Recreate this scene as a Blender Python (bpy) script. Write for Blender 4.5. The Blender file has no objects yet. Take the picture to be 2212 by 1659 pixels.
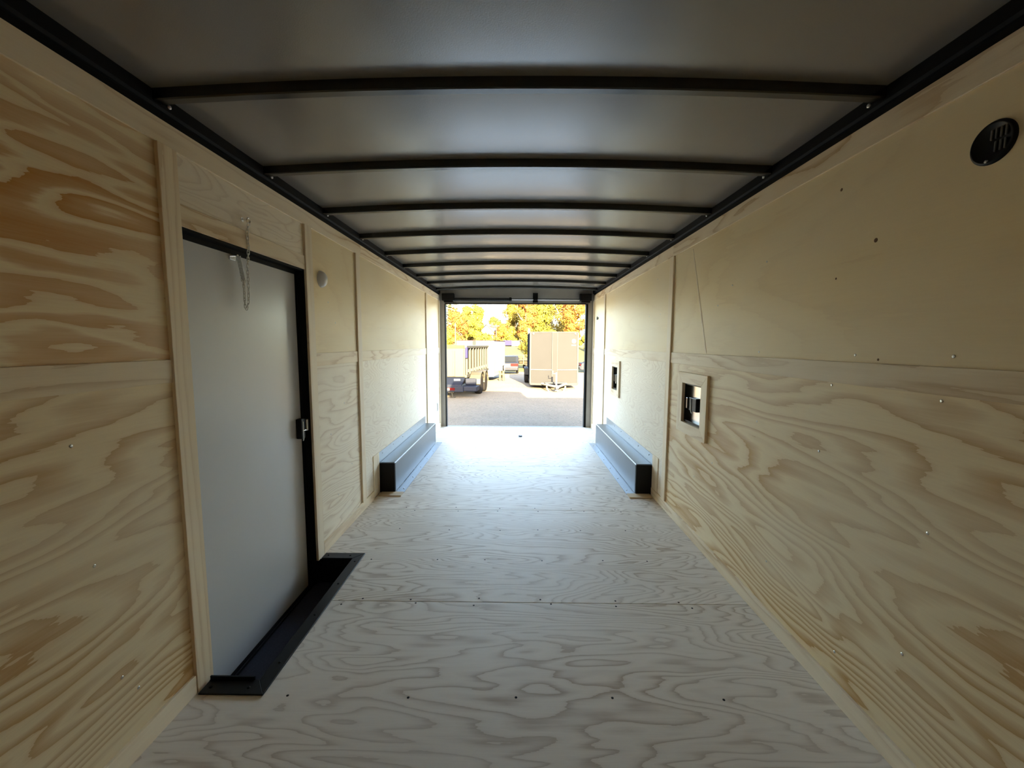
import bpy, math, random
from mathutils import Vector, Matrix
random.seed(7)
S = bpy.context.scene
COL = S.collection
PI = math.pi

# ---------------------------------------------------------------- camera, sky, sun, exposure
PITCH, YAW, ROLL, FPX = 0.096645, -0.010883, 0.004034, 890.0
def cam_dir(a, b):
    a, b = a*math.cos(ROLL)-b*math.sin(ROLL), a*math.sin(ROLL)+b*math.cos(ROLL)
    x, y, z = a, math.cos(PITCH)+b*math.sin(PITCH), -math.sin(PITCH)+b*math.cos(PITCH)
    return Vector((x*math.cos(YAW)+y*math.sin(YAW), -x*math.sin(YAW)+y*math.cos(YAW), z))
cd = bpy.data.cameras.new('camera'); cam = bpy.data.objects.new('camera', cd); COL.objects.link(cam)
fw = cam_dir(0, 0); rt = cam_dir(1, 0)-fw; up = cam_dir(0, 1)-fw
cam.matrix_world = Matrix(((rt.x, up.x, -fw.x, 0), (rt.y, up.y, -fw.y, 0), (rt.z, up.z, -fw.z, 1.36), (0, 0, 0, 1)))
cd.sensor_width = 36; cd.lens = 36*FPX/2212; cd.clip_start = .02; cd.clip_end = 2000
S.camera = cam

SUN_EL, SUN_AZ = math.radians(16.5), math.radians(6.8)     # low sun behind the camera, a little to its right
W = bpy.data.worlds.new('sky'); S.world = W; W.use_nodes = True
wn = W.node_tree.nodes; wl = W.node_tree.links; wn.clear()
sky = wn.new('ShaderNodeTexSky'); sky.sky_type = 'NISHITA'; sky.sun_disc = False
sky.sun_elevation = SUN_EL; sky.sun_rotation = math.radians(180)-SUN_AZ
sky.altitude = 100; sky.air_density = 1.0; sky.dust_density = 4.0; sky.ozone_density = 1.0
bg = wn.new('ShaderNodeBackground'); bg.inputs['Strength'].default_value = 1.05
wo = wn.new('ShaderNodeOutputWorld'); wl.new(sky.outputs[0], bg.inputs[0]); wl.new(bg.outputs[0], wo.inputs[0])
sd = bpy.data.lights.new('sun', 'SUN'); sun = bpy.data.objects.new('sun', sd); COL.objects.link(sun)
sd.energy = 58.0; sd.angle = math.radians(.6); sd.color = (1.0, .76, .40)
sdir = Vector((-math.sin(SUN_AZ)*math.cos(SUN_EL), math.cos(SUN_AZ)*math.cos(SUN_EL), -math.sin(SUN_EL)))
sun.rotation_euler = sdir.to_track_quat('-Z', 'Y').to_euler()
S.view_settings.view_transform = 'Standard'; S.view_settings.look = 'None'
S.view_settings.gamma = 1.0; S.view_settings.use_curve_mapping = False
S.view_settings.exposure = 2.1
S.cycles.use_denoising = True
S.cycles.max_bounces = 16; S.cycles.diffuse_bounces = 12; S.cycles.glossy_bounces = 6
S.cycles.sample_clamp_indirect = 12.0

# ---------------------------------------------------------------- helpers
WP = {}
class MB:
    def __init__(s): s.v = []; s.f = []; s.sm = []
    def add(s, vs, fs, smooth=False):
        o = len(s.v); s.v += [tuple(v) for v in vs]
        for f in fs: s.f.append(tuple(i+o for i in f)); s.sm.append(smooth)
        return s
    def box(s, x0, x1, y0, y1, z0, z1, m=None):
        vs = [(x, y, z) for z in (z0, z1) for y in (y0, y1) for x in (x0, x1)]
        if m is not None: vs = [m @ Vector(v) for v in vs]
        return s.add(vs, [(0, 2, 3, 1), (4, 5, 7, 6), (0, 1, 5, 4), (2, 6, 7, 3), (0, 4, 6, 2), (1, 3, 7, 5)])
    def prism(s, poly, a, b, ax='z'):
        n = len(poly)
        def P(p, h):
            return {'z': (p[0], p[1], h), 'x': (h, p[0], p[1]), 'y': (p[0], h, p[1])}[ax]
        vs = [P(p, a) for p in poly]+[P(p, b) for p in poly]
        return s.add(vs, [tuple(range(n))[::-1], tuple(range(n, 2*n))]+[(i, (i+1) % n, n+(i+1) % n, n+i) for i in range(n)])
    def tube(s, path, r, n=8, closed=False):
        path = [Vector(p) for p in path]; k = len(path); o = len(s.v); vs = []; fs = []
        rr = r if isinstance(r, (list, tuple)) else [r]*k
        prev = None
        for i, p in enumerate(path):
            if closed: t = path[(i+1) % k]-path[i-1]
            else: t = path[min(i+1, k-1)]-path[max(i-1, 0)]
            t = t.normalized()
            if prev is None:
                q = Vector((0, 0, 1)) if abs(t.z) < .9 else Vector((1, 0, 0))
            else: q = prev
            u = (q-t*q.dot(t)).normalized(); w = t.cross(u); prev = u
            for j in range(n):
                a = 2*PI*j/n; vs.append(p+(u*math.cos(a)+w*math.sin(a))*rr[i])
        m = k if closed else k-1
        for i in range(m):
            for j in range(n):
                a, b = i*n+j, i*n+(j+1) % n; c, d = ((i+1) % k)*n+(j+1) % n, ((i+1) % k)*n+j
                fs.append((a, b, c, d))
        s.add(vs, fs, True)
        if not closed: s.add(vs[:n], [tuple(range(n))[::-1]]); s.add(vs[-n:], [tuple(range(n))])
        return s
    def lathe(s, prof, c, axis, n=28):
        ax = Vector(axis).normalized(); q = Vector((0, 0, 1)) if abs(ax.z) < .9 else Vector((1, 0, 0))
        u = (q-ax*q.dot(ax)).normalized(); w = ax.cross(u); c = Vector(c); k = len(prof); vs = []; fs = []
        for r, h in prof:
            for j in range(n):
                a = 2*PI*j/n; vs.append(c+ax*h+(u*math.cos(a)+w*math.sin(a))*r)
        for i in range(k-1):
            for j in range(n): fs.append((i*n+j, i*n+(j+1) % n, (i+1)*n+(j+1) % n, (i+1)*n+j))
        s.add(vs, fs, True); s.add(vs[:n], [tuple(range(n))[::-1]]); s.add(vs[-n:], [tuple(range(n))])
        return s
    def grid(s, fn, nu, nv, smooth=True):
        vs = [fn(i/nu, j/nv) for j in range(nv+1) for i in range(nu+1)]
        return s.add(vs, [(j*(nu+1)+i, j*(nu+1)+i+1, (j+1)*(nu+1)+i+1, (j+1)*(nu+1)+i) for j in range(nv) for i in range(nu)], smooth)
    def build(s, name, mat, parent=None, bevel=0, seg=2, kind=None, label=None):
        off = Vector((0, 0, 0))
        q = parent
        while q is not None:
            if q.name in WP: off = WP[q.name]; break
            q = q.parent
        me = bpy.data.meshes.new(name)
        me.from_pydata([tuple(Vector(v)-off) for v in s.v], [], s.f)
        me.polygons.foreach_set('use_smooth', s.sm); me.materials.append(mat); me.update()
        o = bpy.data.objects.new(name, me); COL.objects.link(o)
        if parent is not None: o.parent = parent
        if bevel:
            b = o.modifiers.new('bevel', 'BEVEL'); b.width = bevel; b.segments = seg; b.limit_method = 'ANGLE'; b.harden_normals = False
        if kind: o['kind'] = kind
        if label: o['label'] = label
        return o
def bx(*a): return MB().box(*a)
def tag(o, label, cat, group=None):
    o['label'] = label; o['category'] = cat
    if group: o['group'] = group
    return o
def empty(name, loc=(0, 0, 0), rz=0):
    o = bpy.data.objects.new(name, None); COL.objects.link(o); o.location = loc; o.rotation_euler = (0, 0, rz); o.empty_display_size = .1
    return o
def thing(name, loc, label, cat, group=None, world=True, rz=0):
    """Empty at the base; world=True: its parts are given in world coordinates."""
    o = empty(name, loc, rz)
    if world: WP[o.name] = Vector(loc)
    return tag(o, label, cat, group)
def copy_tree(o, parent=None):
    c = o.copy(); COL.objects.link(c); c.parent = parent
    for ch in list(o.children): copy_tree(ch, c)
    return c

# ---------------------------------------------------------------- materials
def nt(name):
    m = bpy.data.materials.new(name); m.use_nodes = True
    return m, m.node_tree.nodes, m.node_tree.links, m.node_tree.nodes['Principled BSDF']
def rgba(c): return (c[0], c[1], c[2], 1)
def flat(name, c, rough=.5, metal=0, spec=.5, var=.06, scale=6, bump=0, bscale=200):
    m, N, L, p = nt(name)
    p.inputs['Roughness'].default_value = rough; p.inputs['Metallic'].default_value = metal
    p.inputs['Specular IOR Level'].default_value = spec
    tc = N.new('ShaderNodeTexCoord'); no = N.new('ShaderNodeTexNoise'); no.inputs['Scale'].default_value = scale; no.inputs['Detail'].default_value = 4
    L.new(tc.outputs['Object'], no.inputs['Vector'])
    mx = N.new('ShaderNodeMixRGB'); mx.inputs[1].default_value = rgba([x*(1-var) for x in c]); mx.inputs[2].default_value = rgba([min(1, x*(1+var)) for x in c])
    L.new(no.outputs['Fac'], mx.inputs[0]); L.new(mx.outputs[0], p.inputs['Base Color'])
    if bump:
        n2 = N.new('ShaderNodeTexNoise'); n2.inputs['Scale'].default_value = bscale; n2.inputs['Detail'].default_value = 3
        L.new(tc.outputs['Object'], n2.inputs['Vector'])
        b = N.new('ShaderNodeBump'); b.inputs['Strength'].default_value = bump; b.inputs['Distance'].default_value = .002
        L.new(n2.outputs['Fac'], b.inputs['Height']); L.new(b.outputs[0], p.inputs['Normal'])
    return m
def emit(name, c, s):
    m, N, L, p = nt(name); p.inputs['Emission Color'].default_value = rgba(c); p.inputs['Emission Strength'].default_value = s
    return m
def wood(name, grain='y', across='z', light=(.70, .58, .42), dark=(.50, .35, .20), seed=0.0, K=9, G=2.0, su=.5, sv=1.7,
         contrast=.8, patch=.5, rough=.55, warp=.25, spec=.35, pinst=False, wide=1.0, det=2.8):
    """rotary-cut softwood: growth rings are the contour lines of a long smooth noise field"""
    m, N, L, p = nt(name)
    tc = N.new('ShaderNodeTexCoord'); sp = N.new('ShaderNodeSeparateXYZ'); L.new(tc.outputs['Object'], sp.inputs[0])
    u = sp.outputs[grain.upper()]; v = sp.outputs[across.upper()]
    def mth(op, a, b=None, c=None):
        n = N.new('ShaderNodeMath'); n.operation = op
        for i, q in enumerate((a, b, c)):
            if q is None: continue
            if isinstance(q, (int, float)): n.inputs[i].default_value = q
            else: L.new(q, n.inputs[i])
        return n.outputs[0]
    sd_ = seed
    if pinst:
        oi = N.new('ShaderNodeObjectInfo'); sd_ = mth('MULTIPLY_ADD', oi.outputs['Random'], 40.0, seed)
    def vec(a, b, ofs):
        c = N.new('ShaderNodeCombineXYZ'); L.new(mth('MULTIPLY', u, a), c.inputs[0]); L.new(mth('MULTIPLY', v, b), c.inputs[1])
        z = mth('ADD', sd_, ofs) if pinst else None
        if z is not None: L.new(z, c.inputs[2])
        else: c.inputs[2].default_value = seed+ofs
        return c.outputs[0]
    def noise(vc, detail=2, rg=.5, dist=0, sc=1):
        n = N.new('ShaderNodeTexNoise'); n.inputs['Scale'].default_value = sc; n.inputs['Detail'].default_value = detail
        n.inputs['Roughness'].default_value = rg; n.inputs['Distortion'].default_value = dist; L.new(vc, n.inputs['Vector']); return n.outputs['Fac']
    h = noise(vec(su, sv, 0), det, .45, warp)
    jag = noise(vec(5, 60, 3.3), 3, .6)
    ring = mth('ADD', mth('ADD', mth('MULTIPLY', h, K), mth('MULTIPLY', v, G)), mth('MULTIPLY', jag, .45))
    fr = mth('FRACT', ring)
    cr = N.new('ShaderNodeValToRGB'); L.new(fr, cr.inputs[0]); e = cr.color_ramp.elements
    e[0].position = 0; e[0].color = (.95, .95, .95, 1); e[1].position = 1; e[1].color = (.35, .35, .35, 1)
    for ps, vl in ((.05, .9), (min(.28*wide, .5), .30+.4*(wide-1)), (.55+.15*(wide-1), .05), (.86, .12)):
        q = e.new(ps); q.color = (vl, vl, vl, 1)
    mod = noise(vec(.9, 2.1, 7.7), 2, .5)
    mr = N.new('ShaderNodeMapRange'); mr.inputs[1].default_value = .35; mr.inputs[2].default_value = .65; L.new(mod, mr.inputs[0])
    amp = mth('MULTIPLY_ADD', mr.outputs[0], patch, 1-patch)
    band = mth('MULTIPLY', mth('MULTIPLY', cr.outputs[0], amp), contrast)
    fib = noise(vec(7, 230, 11.1), 3, .65)
    band2 = mth('ADD', band, mth('MULTIPLY', mth('SUBTRACT', fib, .5), .28))
    mx = N.new('ShaderNodeMixRGB'); mx.use_clamp = True; L.new(band2, mx.inputs[0]); mx.inputs[1].default_value = rgba(light); mx.inputs[2].default_value = rgba(dark)
    big = noise(vec(.35, .8, 19), 1, .5)
    hs = N.new('ShaderNodeHueSaturation'); L.new(mx.outputs[0], hs.inputs['Color']); L.new(mth('MULTIPLY_ADD', big, .36, .82), hs.inputs['Value'])
    L.new(mth('MULTIPLY_ADD', mod, .5, .78), hs.inputs['Saturation'])
    L.new(hs.outputs[0], p.inputs['Base Color'])
    p.inputs['Roughness'].default_value = rough; p.inputs['Specular IOR Level'].default_value = spec
    b = N.new('ShaderNodeBump'); b.inputs['Strength'].default_value = .25; b.inputs['Distance'].default_value = .0015
    L.new(mth('MULTIPLY_ADD', fib, .5, mth('MULTIPLY', cr.outputs[0], -.6)), b.inputs['Height']); L.new(b.outputs[0], p.inputs['Normal'])
    return m

M = {}
WL = (.88, .75, .55); WD = (.58, .40, .22)
M['ply_orange'] = wood('plywood_orange_figure', 'y', 'z', (.89, .745, .49), (.58, .29, .09), 1.3, 22, 2.0, .62, 2.6, 1.2, .6, wide=1.9)
M['ply_low'] = wood('plywood_long_waves', 'y', 'z', (.88, .74, .50), (.58, .37, .18), 5.1, 25, 5.0, .42, 2.3, 1.1, .5, wide=1.35)
M['ply_plain'] = wood('plywood_plain', 'y', 'z', (.89, .74, .475), (.70, .52, .30), 9.4, 9, 1.5, .5, 1.4, .32, .7)
M['ply_wave'] = wood('plywood_waves', 'y', 'z', (.88, .78, .61), (.60, .45, .30), 14.2, 32, 6.5, .5, 2.7, .9, .5)
M['ply_swirl'] = wood('plywood_swirls', 'y', 'z', (.88, .79, .64), (.62, .49, .36), 21.7, 34, 6.0, .9, 3.6, .6, .6)
M['ply_floor'] = [wood('plywood_floor_%d' % i, 'x', 'y', (.80, .72, .61), (.50, .40, .30), 30.3+i*7.7, 29+5*(i % 2), 6.0, .72, 3.0, 1.15, .45, .55, .35, .25) for i in range(4)]
M['batten_v'] = wood('batten_upright', 'z', 'y', WL, WD, 3.1, 4, 9, .4, 9, .6, .6, .55, .2, .35, True)
M['batten_h'] = wood('batten_level', 'y', 'z', WL, WD, 8.1, 8, 7, .7, 5, .95, .6, .55, .2, .35, True)
M['wood_end'] = wood('wood_cut_edge', 'x', 'y', (.66, .52, .35), (.45, .31, .18), 2.0, 4, 10, 1, 5, .6, .5, .6, .2, .3, True)
M['bow'] = flat('black_gloss_paint', (.005, .005, .0055), .22, 0, .9, .2, 30)
M['black'] = flat('black_paint', (.0045, .0045, .005), .42, 0, .22, .2, 30)
M['black_matt'] = flat('black_rubber', (.005, .005, .005), .7, 0, .15, .2, 30)
M['liner'] = flat('ceiling_liner', (.205, .188, .163), .23, 0, 1.0, .08, 3, .15, 260)
M['liner'].node_tree.nodes['Principled BSDF'].inputs['IOR'].default_value = 1.6
M['door_skin'] = flat('door_skin', (.63, .63, .63), .26, 0, .5, .02, 2)
M['steel'] = flat('blued_steel', (.060, .066, .072), .36, .1, .4, .10, 9)
M['galv'] = flat('galvanised_steel', (.27, .285, .30), .42, .85, .5, .12, 40)
M['zinc'] = flat('zinc', (.62, .61, .58), .30, 1, .5, .15, 60)
M['silver'] = flat('aluminium', (.80, .80, .80), .22, 1, .5, .05, 20)
M['post_grey'] = flat('grey_post', (.36, .34, .31), .45, .1, .5, .08, 12)
M['header_grey'] = flat('grey_header', (.34, .33, .32), .5, 0, .5, .1, 8)
M['spring_grey'] = flat('dark_grey_tube', (.10, .10, .10), .45, .3, .5, .1, 8)
M['white_plastic'] = flat('white_plastic', (.62, .60, .58), .35, 0, .5, .03, 10)
M['knot'] = flat('dark_knot', (.20, .11, .05), .7, 0, .3, .5, 60)
M['carpet'] = flat('grip_carpet', (.030, .026, .036), .85, 0, .3, .7, 160, .8, 500)
M['vent_slot'] = flat('vent_slot', (.12, .12, .12), .4, 0, .5, .2, 90)

# ---------------------------------------------------------------- the trailer's shell
XL, XR, ZT = -1.249, 1.235, 2.135           # plywood faces and top of the walls
Y0, Y1 = -1.6, 6.70                          # front wall behind the camera, rear end of the floor
DY0, DY1, DZ = 1.555, 2.455, 1.79            # side door opening
SX = -1.03                                   # inner edge of the step well
def struct(o): o['kind'] = 'structure'; return o

fl = MB()
fl.box(XL-.05, XR+.05, Y0, 1.53, -.12, -.012).box(SX, XR+.05, 1.53, 2.48, -.12, -.012).box(XL-.05, XR+.05, 2.48, 6.74, -.12, -.012)
floor = struct(fl.build('floor', M['black_matt']))
ys = [Y0, -.382, .838, 2.058, 3.278, 4.498, 5.718, Y1]
for i in range(len(ys)-1):
    a, b = ys[i]+.0012, ys[i+1]-.0012
    lo, hi = XL, XR
    if a < 1.6 < b: poly = [(lo, a), (hi, a), (hi, b), (SX, b), (SX, 1.53), (lo, 1.53)]
    elif a < 2.3 < b: poly = [(SX, a), (hi, a), (hi, b), (lo, b), (lo, 2.48), (SX, 2.48)]
    else: poly = [(lo, a), (hi, a), (hi, b), (lo, b)]
    MB().prism(poly, -.012, 0).build('plywood_sheet', M['ply_floor'][i % 4], floor, bevel=.0015, seg=1)
bx(XL+.06, XR-.06, Y1, 6.745, -.012, .004).build('sill_plate', M['black'], floor)
sc = MB()
for y, n in ((1.472, 5), (2.036, 6), (2.082, 6), (2.486, 6), (2.91, 6), (3.25, 6), (3.31, 6), (4.1, 6), (4.5, 6), (5.3, 6), (.86, 5), (6.57, 3)):
    for k in range(n):
        x = -.86+1.72*k/(n-1)+random.uniform(-.06, .06)
        if x < SX+.1 and 1.4 < y < 2.6: continue
        sc.lathe([(.0052, -.001), (.0052, .0006), (.002, .0004)], (x, y+random.uniform(-.012, .012), 0), (0, 0, 1), 8)
sc.build('screw_heads', M['black_matt'], floor, kind='stuff')

# left wall: framed core with the door opening, plywood sheets, battens over the seams
wall_left = struct(MB().box(-1.33, -1.258, Y0, DY0, -.2, 2.2).box(-1.33, -1.258, DY1, 6.78, -.2, 2.2).box(-1.33, -1.258, DY0, DY1, DZ, 2.2).build('wall_left', M['black_matt']))
def panel(y0, y1, z0, z1, mat, left=True, parent=None):
    a, b = (-1.258, XL) if left else (XR, XR+.009)
    return bx(a, b, y0+.001, y1-.001, z0+.001, z1-.001).build('plywood_panel', mat, parent)
ZM = 1.262
panel(Y0, 1.51, ZM, ZT, M['ply_orange'], True, wall_left); panel(Y0, 1.51, 0, ZM, M['ply_low'], True, wall_left)
panel(1.51, 2.50, DZ, ZT, M['ply_swirl'], True, wall_left); panel(1.51, DY0, 0, DZ, M['ply_low'], True, wall_left)
panel(DY1, 2.50, 0, DZ, M['ply_low'], True, wall_left)
panel(2.50, 3.255, ZM, ZT, M['ply_plain'], True, wall_left); panel(2.50, 3.255, 0, ZM, M['ply_wave'], True, wall_left)
panel(3.255, 5.71, ZM, ZT, M['ply_plain'], True, wall_left); panel(3.255, 5.71, 0, ZM, M['ply_swirl'], True, wall_left)
panel(5.71, 6.70, ZM, ZT, M['ply_plain'], True, wall_left); panel(5.71, 6.70, 0, ZM, M['ply_wave'], True, wall_left)
wall_right = struct(MB().box(XR+.009, XR+.08, Y0, 6.78, -.2, 2.2).build('wall_right', M['black_matt']))
HATCH = [(2.715, 3.02, .80, 1.085), (4.985, 5.255, .80, 1.085)]
wall_right_core = wall_right
def rpanel(y0, y1, z0, z1, mat, hole=None):
    if hole is None: return panel(y0, y1, z0, z1, mat, False, wall_right)
    a, b, c, d = hole; m = MB()
    for q in ((y0+.001, a, z0+.001, z1-.001), (b, y1-.001, z0+.001, z1-.001), (a, b, z0+.001, c), (a, b, d, z1-.001)):
        m.box(XR, XR+.009, *q)
    return m.build('plywood_panel', mat, wall_right)
# core of the right wall is cut where the two hatches pass through it
me = wall_right.data; me.clear_geometry()
cw = MB(); yy = Y0
for a, b, c, d in HATCH:
    cw.box(XR+.009, XR+.08, yy, a, -.2, 2.2).box(XR+.009, XR+.08, a, b, -.2, c).box(XR+.009, XR+.08, a, b, d, 2.2); yy = b
cw.box(XR+.009, XR+.08, yy, 6.78, -.2, 2.2)
me.from_pydata(cw.v, [], cw.f); me.update()
rpanel(Y0, .88, ZM, ZT, M['ply_plain']); rpanel(Y0, .88, 0, ZM, M['ply_low'])
rpanel(.88, 3.34, ZM, ZT, M['ply_plain']); rpanel(.88, 3.34, 0, ZM, M['ply_low'], HATCH[0])
rpanel(3.34, 5.84, ZM, ZT, M['ply_plain']); rpanel(3.34, 5.84, 0, ZM, M['ply_swirl'], HATCH[1])
rpanel(5.84, 6.70, ZM, ZT, M['ply_plain']); rpanel(5.84, 6.70, 0, ZM, M['ply_wave'])
wall_front = struct(bx(-1.33, XR+.08, Y0-.08, Y0, -.2, 2.3).build('wall_front', M['ply_plain']))

TV, TH = .014, .007
def batten(side, y0, y1, z0, z1, upright, nm='batten'):
    t = TV if upright else TH
    p = wall_left if side < 0 else wall_right
    a, b = (XL, XL+t) if side < 0 else (XR-t, XR)
    return bx(a, b, y0, y1, z0, z1).build(nm, M['batten_v'] if upright else M['batten_h'], p, bevel=.0012, seg=1)
ZS = 2.05
for a, b in ((Y0, .88), (.88, 3.34), (3.34, 6.70)):
    batten(-1, a+.001, b, ZS, ZT, False, 'top_board'); batten(1, a+.001, b, ZS, ZT, False, 'top_board')
for y in (1.512, 2.495, 3.258, 5.712): batten(-1, y-.041, y+.041, .0 if y < 3 else .075, ZS, True)
for y in (3.344, 5.842): batten(1, y-.041, y+.041, .075, ZS, True)
for s in (-1, 1): batten(s, 6.615, 6.695, .075, ZS, True)
for a, b in ((Y0, 1.47), (2.537, 3.216), (3.30, 5.67), (5.754, 6.614)): batten(-1, a, b, 1.217, 1.299, False)
for a, b in ((Y0, 3.302), (3.386, 5.80), (5.884, 6.614)): batten(1, a, b, 1.217, 1.299, False)
batten(-1, 1.554, 2.453, 1.79, 1.87, False)
# thin slanted sliver of split veneer on the right wall
v = [(2.978, 2.028), (2.846, 1.687), (2.70, 1.305)]
MB().prism([v[0], v[1], v[2], (v[2][0]+.016, v[2][1]), (v[1][0]+.014, v[1][1]), (v[0][0]+.008, v[0][1])], XR-.0015, XR, 'x').build('veneer_split', M['batten_v'], wall_right)
km = MB()
for y, z, q in ((1.474, 1.721, .009), (1.648, 1.950, .007), (1.423, 1.312, .005), (1.641, 1.617, .005)):
    km.lathe([(q, -.001), (q*.8, .0005), (q*.4, .0008)], (XR, y, z), (-1, 0, 0), 12)
km.build('knots', M['knot'], wall_right, kind='stuff')
bl = struct(bx(XL, XL+.012, Y0, 1.468, 0, .075).build('baseboard_left', M['batten_h'], bevel=.001, seg=1))
bx(XL, XL+.012, 2.542, 3.49, 0, .075).build('board', M['batten_h'], bl, bevel=.001, seg=1)
bx(XL, XL+.012, 5.62, 6.70, 0, .075).build('board', M['batten_h'], bl, bevel=.001, seg=1)
br = struct(bx(XR-.012, XR, Y0, 3.64, 0, .075).build('baseboard_right', M['batten_h'], bevel=.001, seg=1))
bx(XR-.012, XR, 5.62, 6.70, 0, .075).build('board', M['batten_h'], br, bevel=.001, seg=1)
# bright screw heads along both walls
for side, p, pts in ((1, wall_right, [(2.42, 1.70), (2.1, 1.77), (2.58, 1.60), (2.12, 1.325), (1.52, 1.325), (1.18, 1.33), (1.62, 1.205), (1.20, 1.20), (1.66, .93), (2.1, .97), (1.2, .80), (1.24, .38), (2.55, .62), (1.95, .30), (1.5, .18), (2.8, .45), (3.6, 1.62), (3.9, 1.62), (4.3, 1.4), (4.9, 1.9), (3.7, 1.93), (3.55, 1.0), (4.4, 1.0), (3.9, .6), (4.7, .55)]),
                     (-1, wall_left, [(1.12, 1.07), (1.15, .70), (1.2, .30), (1.25, .22), (.98, 1.60), (2.75, 1.63), (2.95, .93), (2.72, .75), (3.05, .45), (2.8, .3), (2.85, 1.5), (3.8, 1.5), (4.3, 1.1), (4.8, 1.8), (5.2, .9), (3.7, .8)])):
    m = MB(); x = XR if side > 0 else XL
    for y, z in pts: m.lathe([(.005, -.001), (.005, .0008), (.0025, .0012)], (x, y, z), (-side, 0, 0), 8)
    m.build('screw_heads', M['zinc'], p, kind='stuff')

# ceiling: liner panels sagging between arched roof bows
def arch(x, c, s): return s+(c-s)*(1-(x/1.245)**2)
BOW = [1.475+.611*k for k in range(-5, 9)]
rf = MB()
def roof(u, v): x = -1.33+2.65*u; return (x, Y0-.08+(6.86-Y0)*v, 2.30+.06*(1-(x/1.33)**2))
rf.grid(roof, 16, 1).grid(lambda u, v: (roof(1-u, v)[0], roof(u, v)[1], roof(1-u, v)[2]+.03), 16, 1)
ceiling = struct(rf.build('ceiling', M['black_matt']))
edges = [Y0]+BOW+[6.72]
for a, b in zip(edges[:-1], edges[1:]):
    def pf(u, v, a=a, b=b):
        x = -1.245+2.485*u; t = v
        sag = .012*math.sin(PI*t)**.8 if 0 < t < 1 else 0
        ed = max(0, abs(2*u-1)-.86)/.14
        return (x, a+(b-a)*t, arch(x, 2.246, 2.210)-sag*(1-ed*ed))
    MB().grid(lambda u, v: pf(1-u, v), 28, 14).build('ceiling_panel', M['liner'], ceiling)
for y in BOW:
    m = MB(); n = 24
    sec = [(-.018, .044), (-.018, .004), (-.014, 0), (.014, 0), (.018, .004), (.018, .012), (.030, .012), (.030, .016), (.018, .016), (.018, .044)]
    vs = []; fs = []; k = len(sec)
    for i in range(n+1):
        x = -1.235+2.465*i/n
        for dy, dz in sec: vs.append((x, y+dy, arch(x, 2.207, 2.172)+dz))
    for i in range(n):
        for j in range(k): fs.append((i*k+j, (i+1)*k+j, (i+1)*k+(j+1) % k, i*k+(j+1) % k))
    m.add(vs, fs).build('roof_bow', M['bow'], ceiling)
for i, s in enumerate((-1, 1)):
    x = XL if s < 0 else XR
    m = MB().prism([(x-s*.0, ZT), (x+s*.01, ZT), (x+s*.01, 2.33), (x-s*.02, 2.33), (x-s*.02, 2.168), (x-s*.012, 2.160), (x-s*.0, 2.160)], Y0, 6.72, 'y')
    t = struct(m.build('trim_%d' % (i+1), M['black_matt']))
    m = MB()
    for y in BOW: m.lathe([(.007, -.002), (.007, .003), (.003, .004)], (x-s*.021, y+.05, 2.185), (-s, 0, 0), 8)
    m.build('rail_bolts', M['zinc'], t, kind='stuff')

# rear doorway frame, header and lowered ramp
t = struct(MB().box(-1.33, -1.16, 6.70, 6.80, -.12, 2.2).box(1.14, 1.315, 6.70, 6.80, -.12, 2.2).build('trim_3', M['post_grey'], bevel=.004))
bx(-1.162, -1.147, 6.695, 6.79, .0, 2.0).build('door_seal', M['black_matt'], t); bx(1.108, 1.142, 6.695, 6.79, .0, 2.0).build('door_seal', M['black_matt'], t)
t = struct(bx(-1.33, 1.315, 6.705, 6.80, 2.005, 2.34).build('trim_4', M['header_grey'], bevel=.003))
bx(-1.147, 1.108, 6.70, 6.79, 2.0, 2.012).build('door_seal', M['black_matt'], t)
ramp = struct(MB().prism([(6.81, -.03), (9.05, -.52), (9.05, -.55), (6.81, -.09)], -1.12, 1.09, 'x').build('door_2', M['ply_floor'][1]))
ramp['label'] = 'plywood ramp door folded down behind the rear sill'

# side door (grey skin in a black jamb)
door = struct(bx(-1.325, -1.297, DY0+.014, DY1-.014, -.15, DZ-.028).build('door_1', M['door_skin'], bevel=.003))
j = MB().box(-1.335, XL-.001, DY0-.001, DY0+.008, -.16, DZ).box(-1.335, XL-.001, DY1-.008, DY1+.001, -.16, DZ).box(-1.335, XL-.001, DY0, DY1, DZ-.010, DZ+.001).box(-1.335, -1.327, DY0, DY1, -.16, DZ)
j.box(-1.310, -1.285, DY1-.022, DY1-.008, -.15, DZ-.01).box(-1.318, -1.290, DY0+.01, DY1-.01, DZ-.030, DZ-.010)
j.build('door_jamb', M['black_matt'], door)
lt = bx(-1.297, -1.262, 2.372, 2.418, .795, .915).build('latch', M['black'], door, bevel=.006, seg=2)
bx(-1.290, -1.256, 2.425, 2.447, .835, .905).build('latch_bolt', M['zinc'], lt, bevel=.005)
MB().tube([(-1.256, 2.38, .90), (-1.256, 2.38, .80), (-1.262, 2.385, .785)], .003, 6).build('latch_edge', M['silver'], lt)
MB().tube([(-1.258, 2.38, .845), (-1.258, 2.425, .845)], .003, 6).build('latch_lever', M['silver'], lt)

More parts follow.
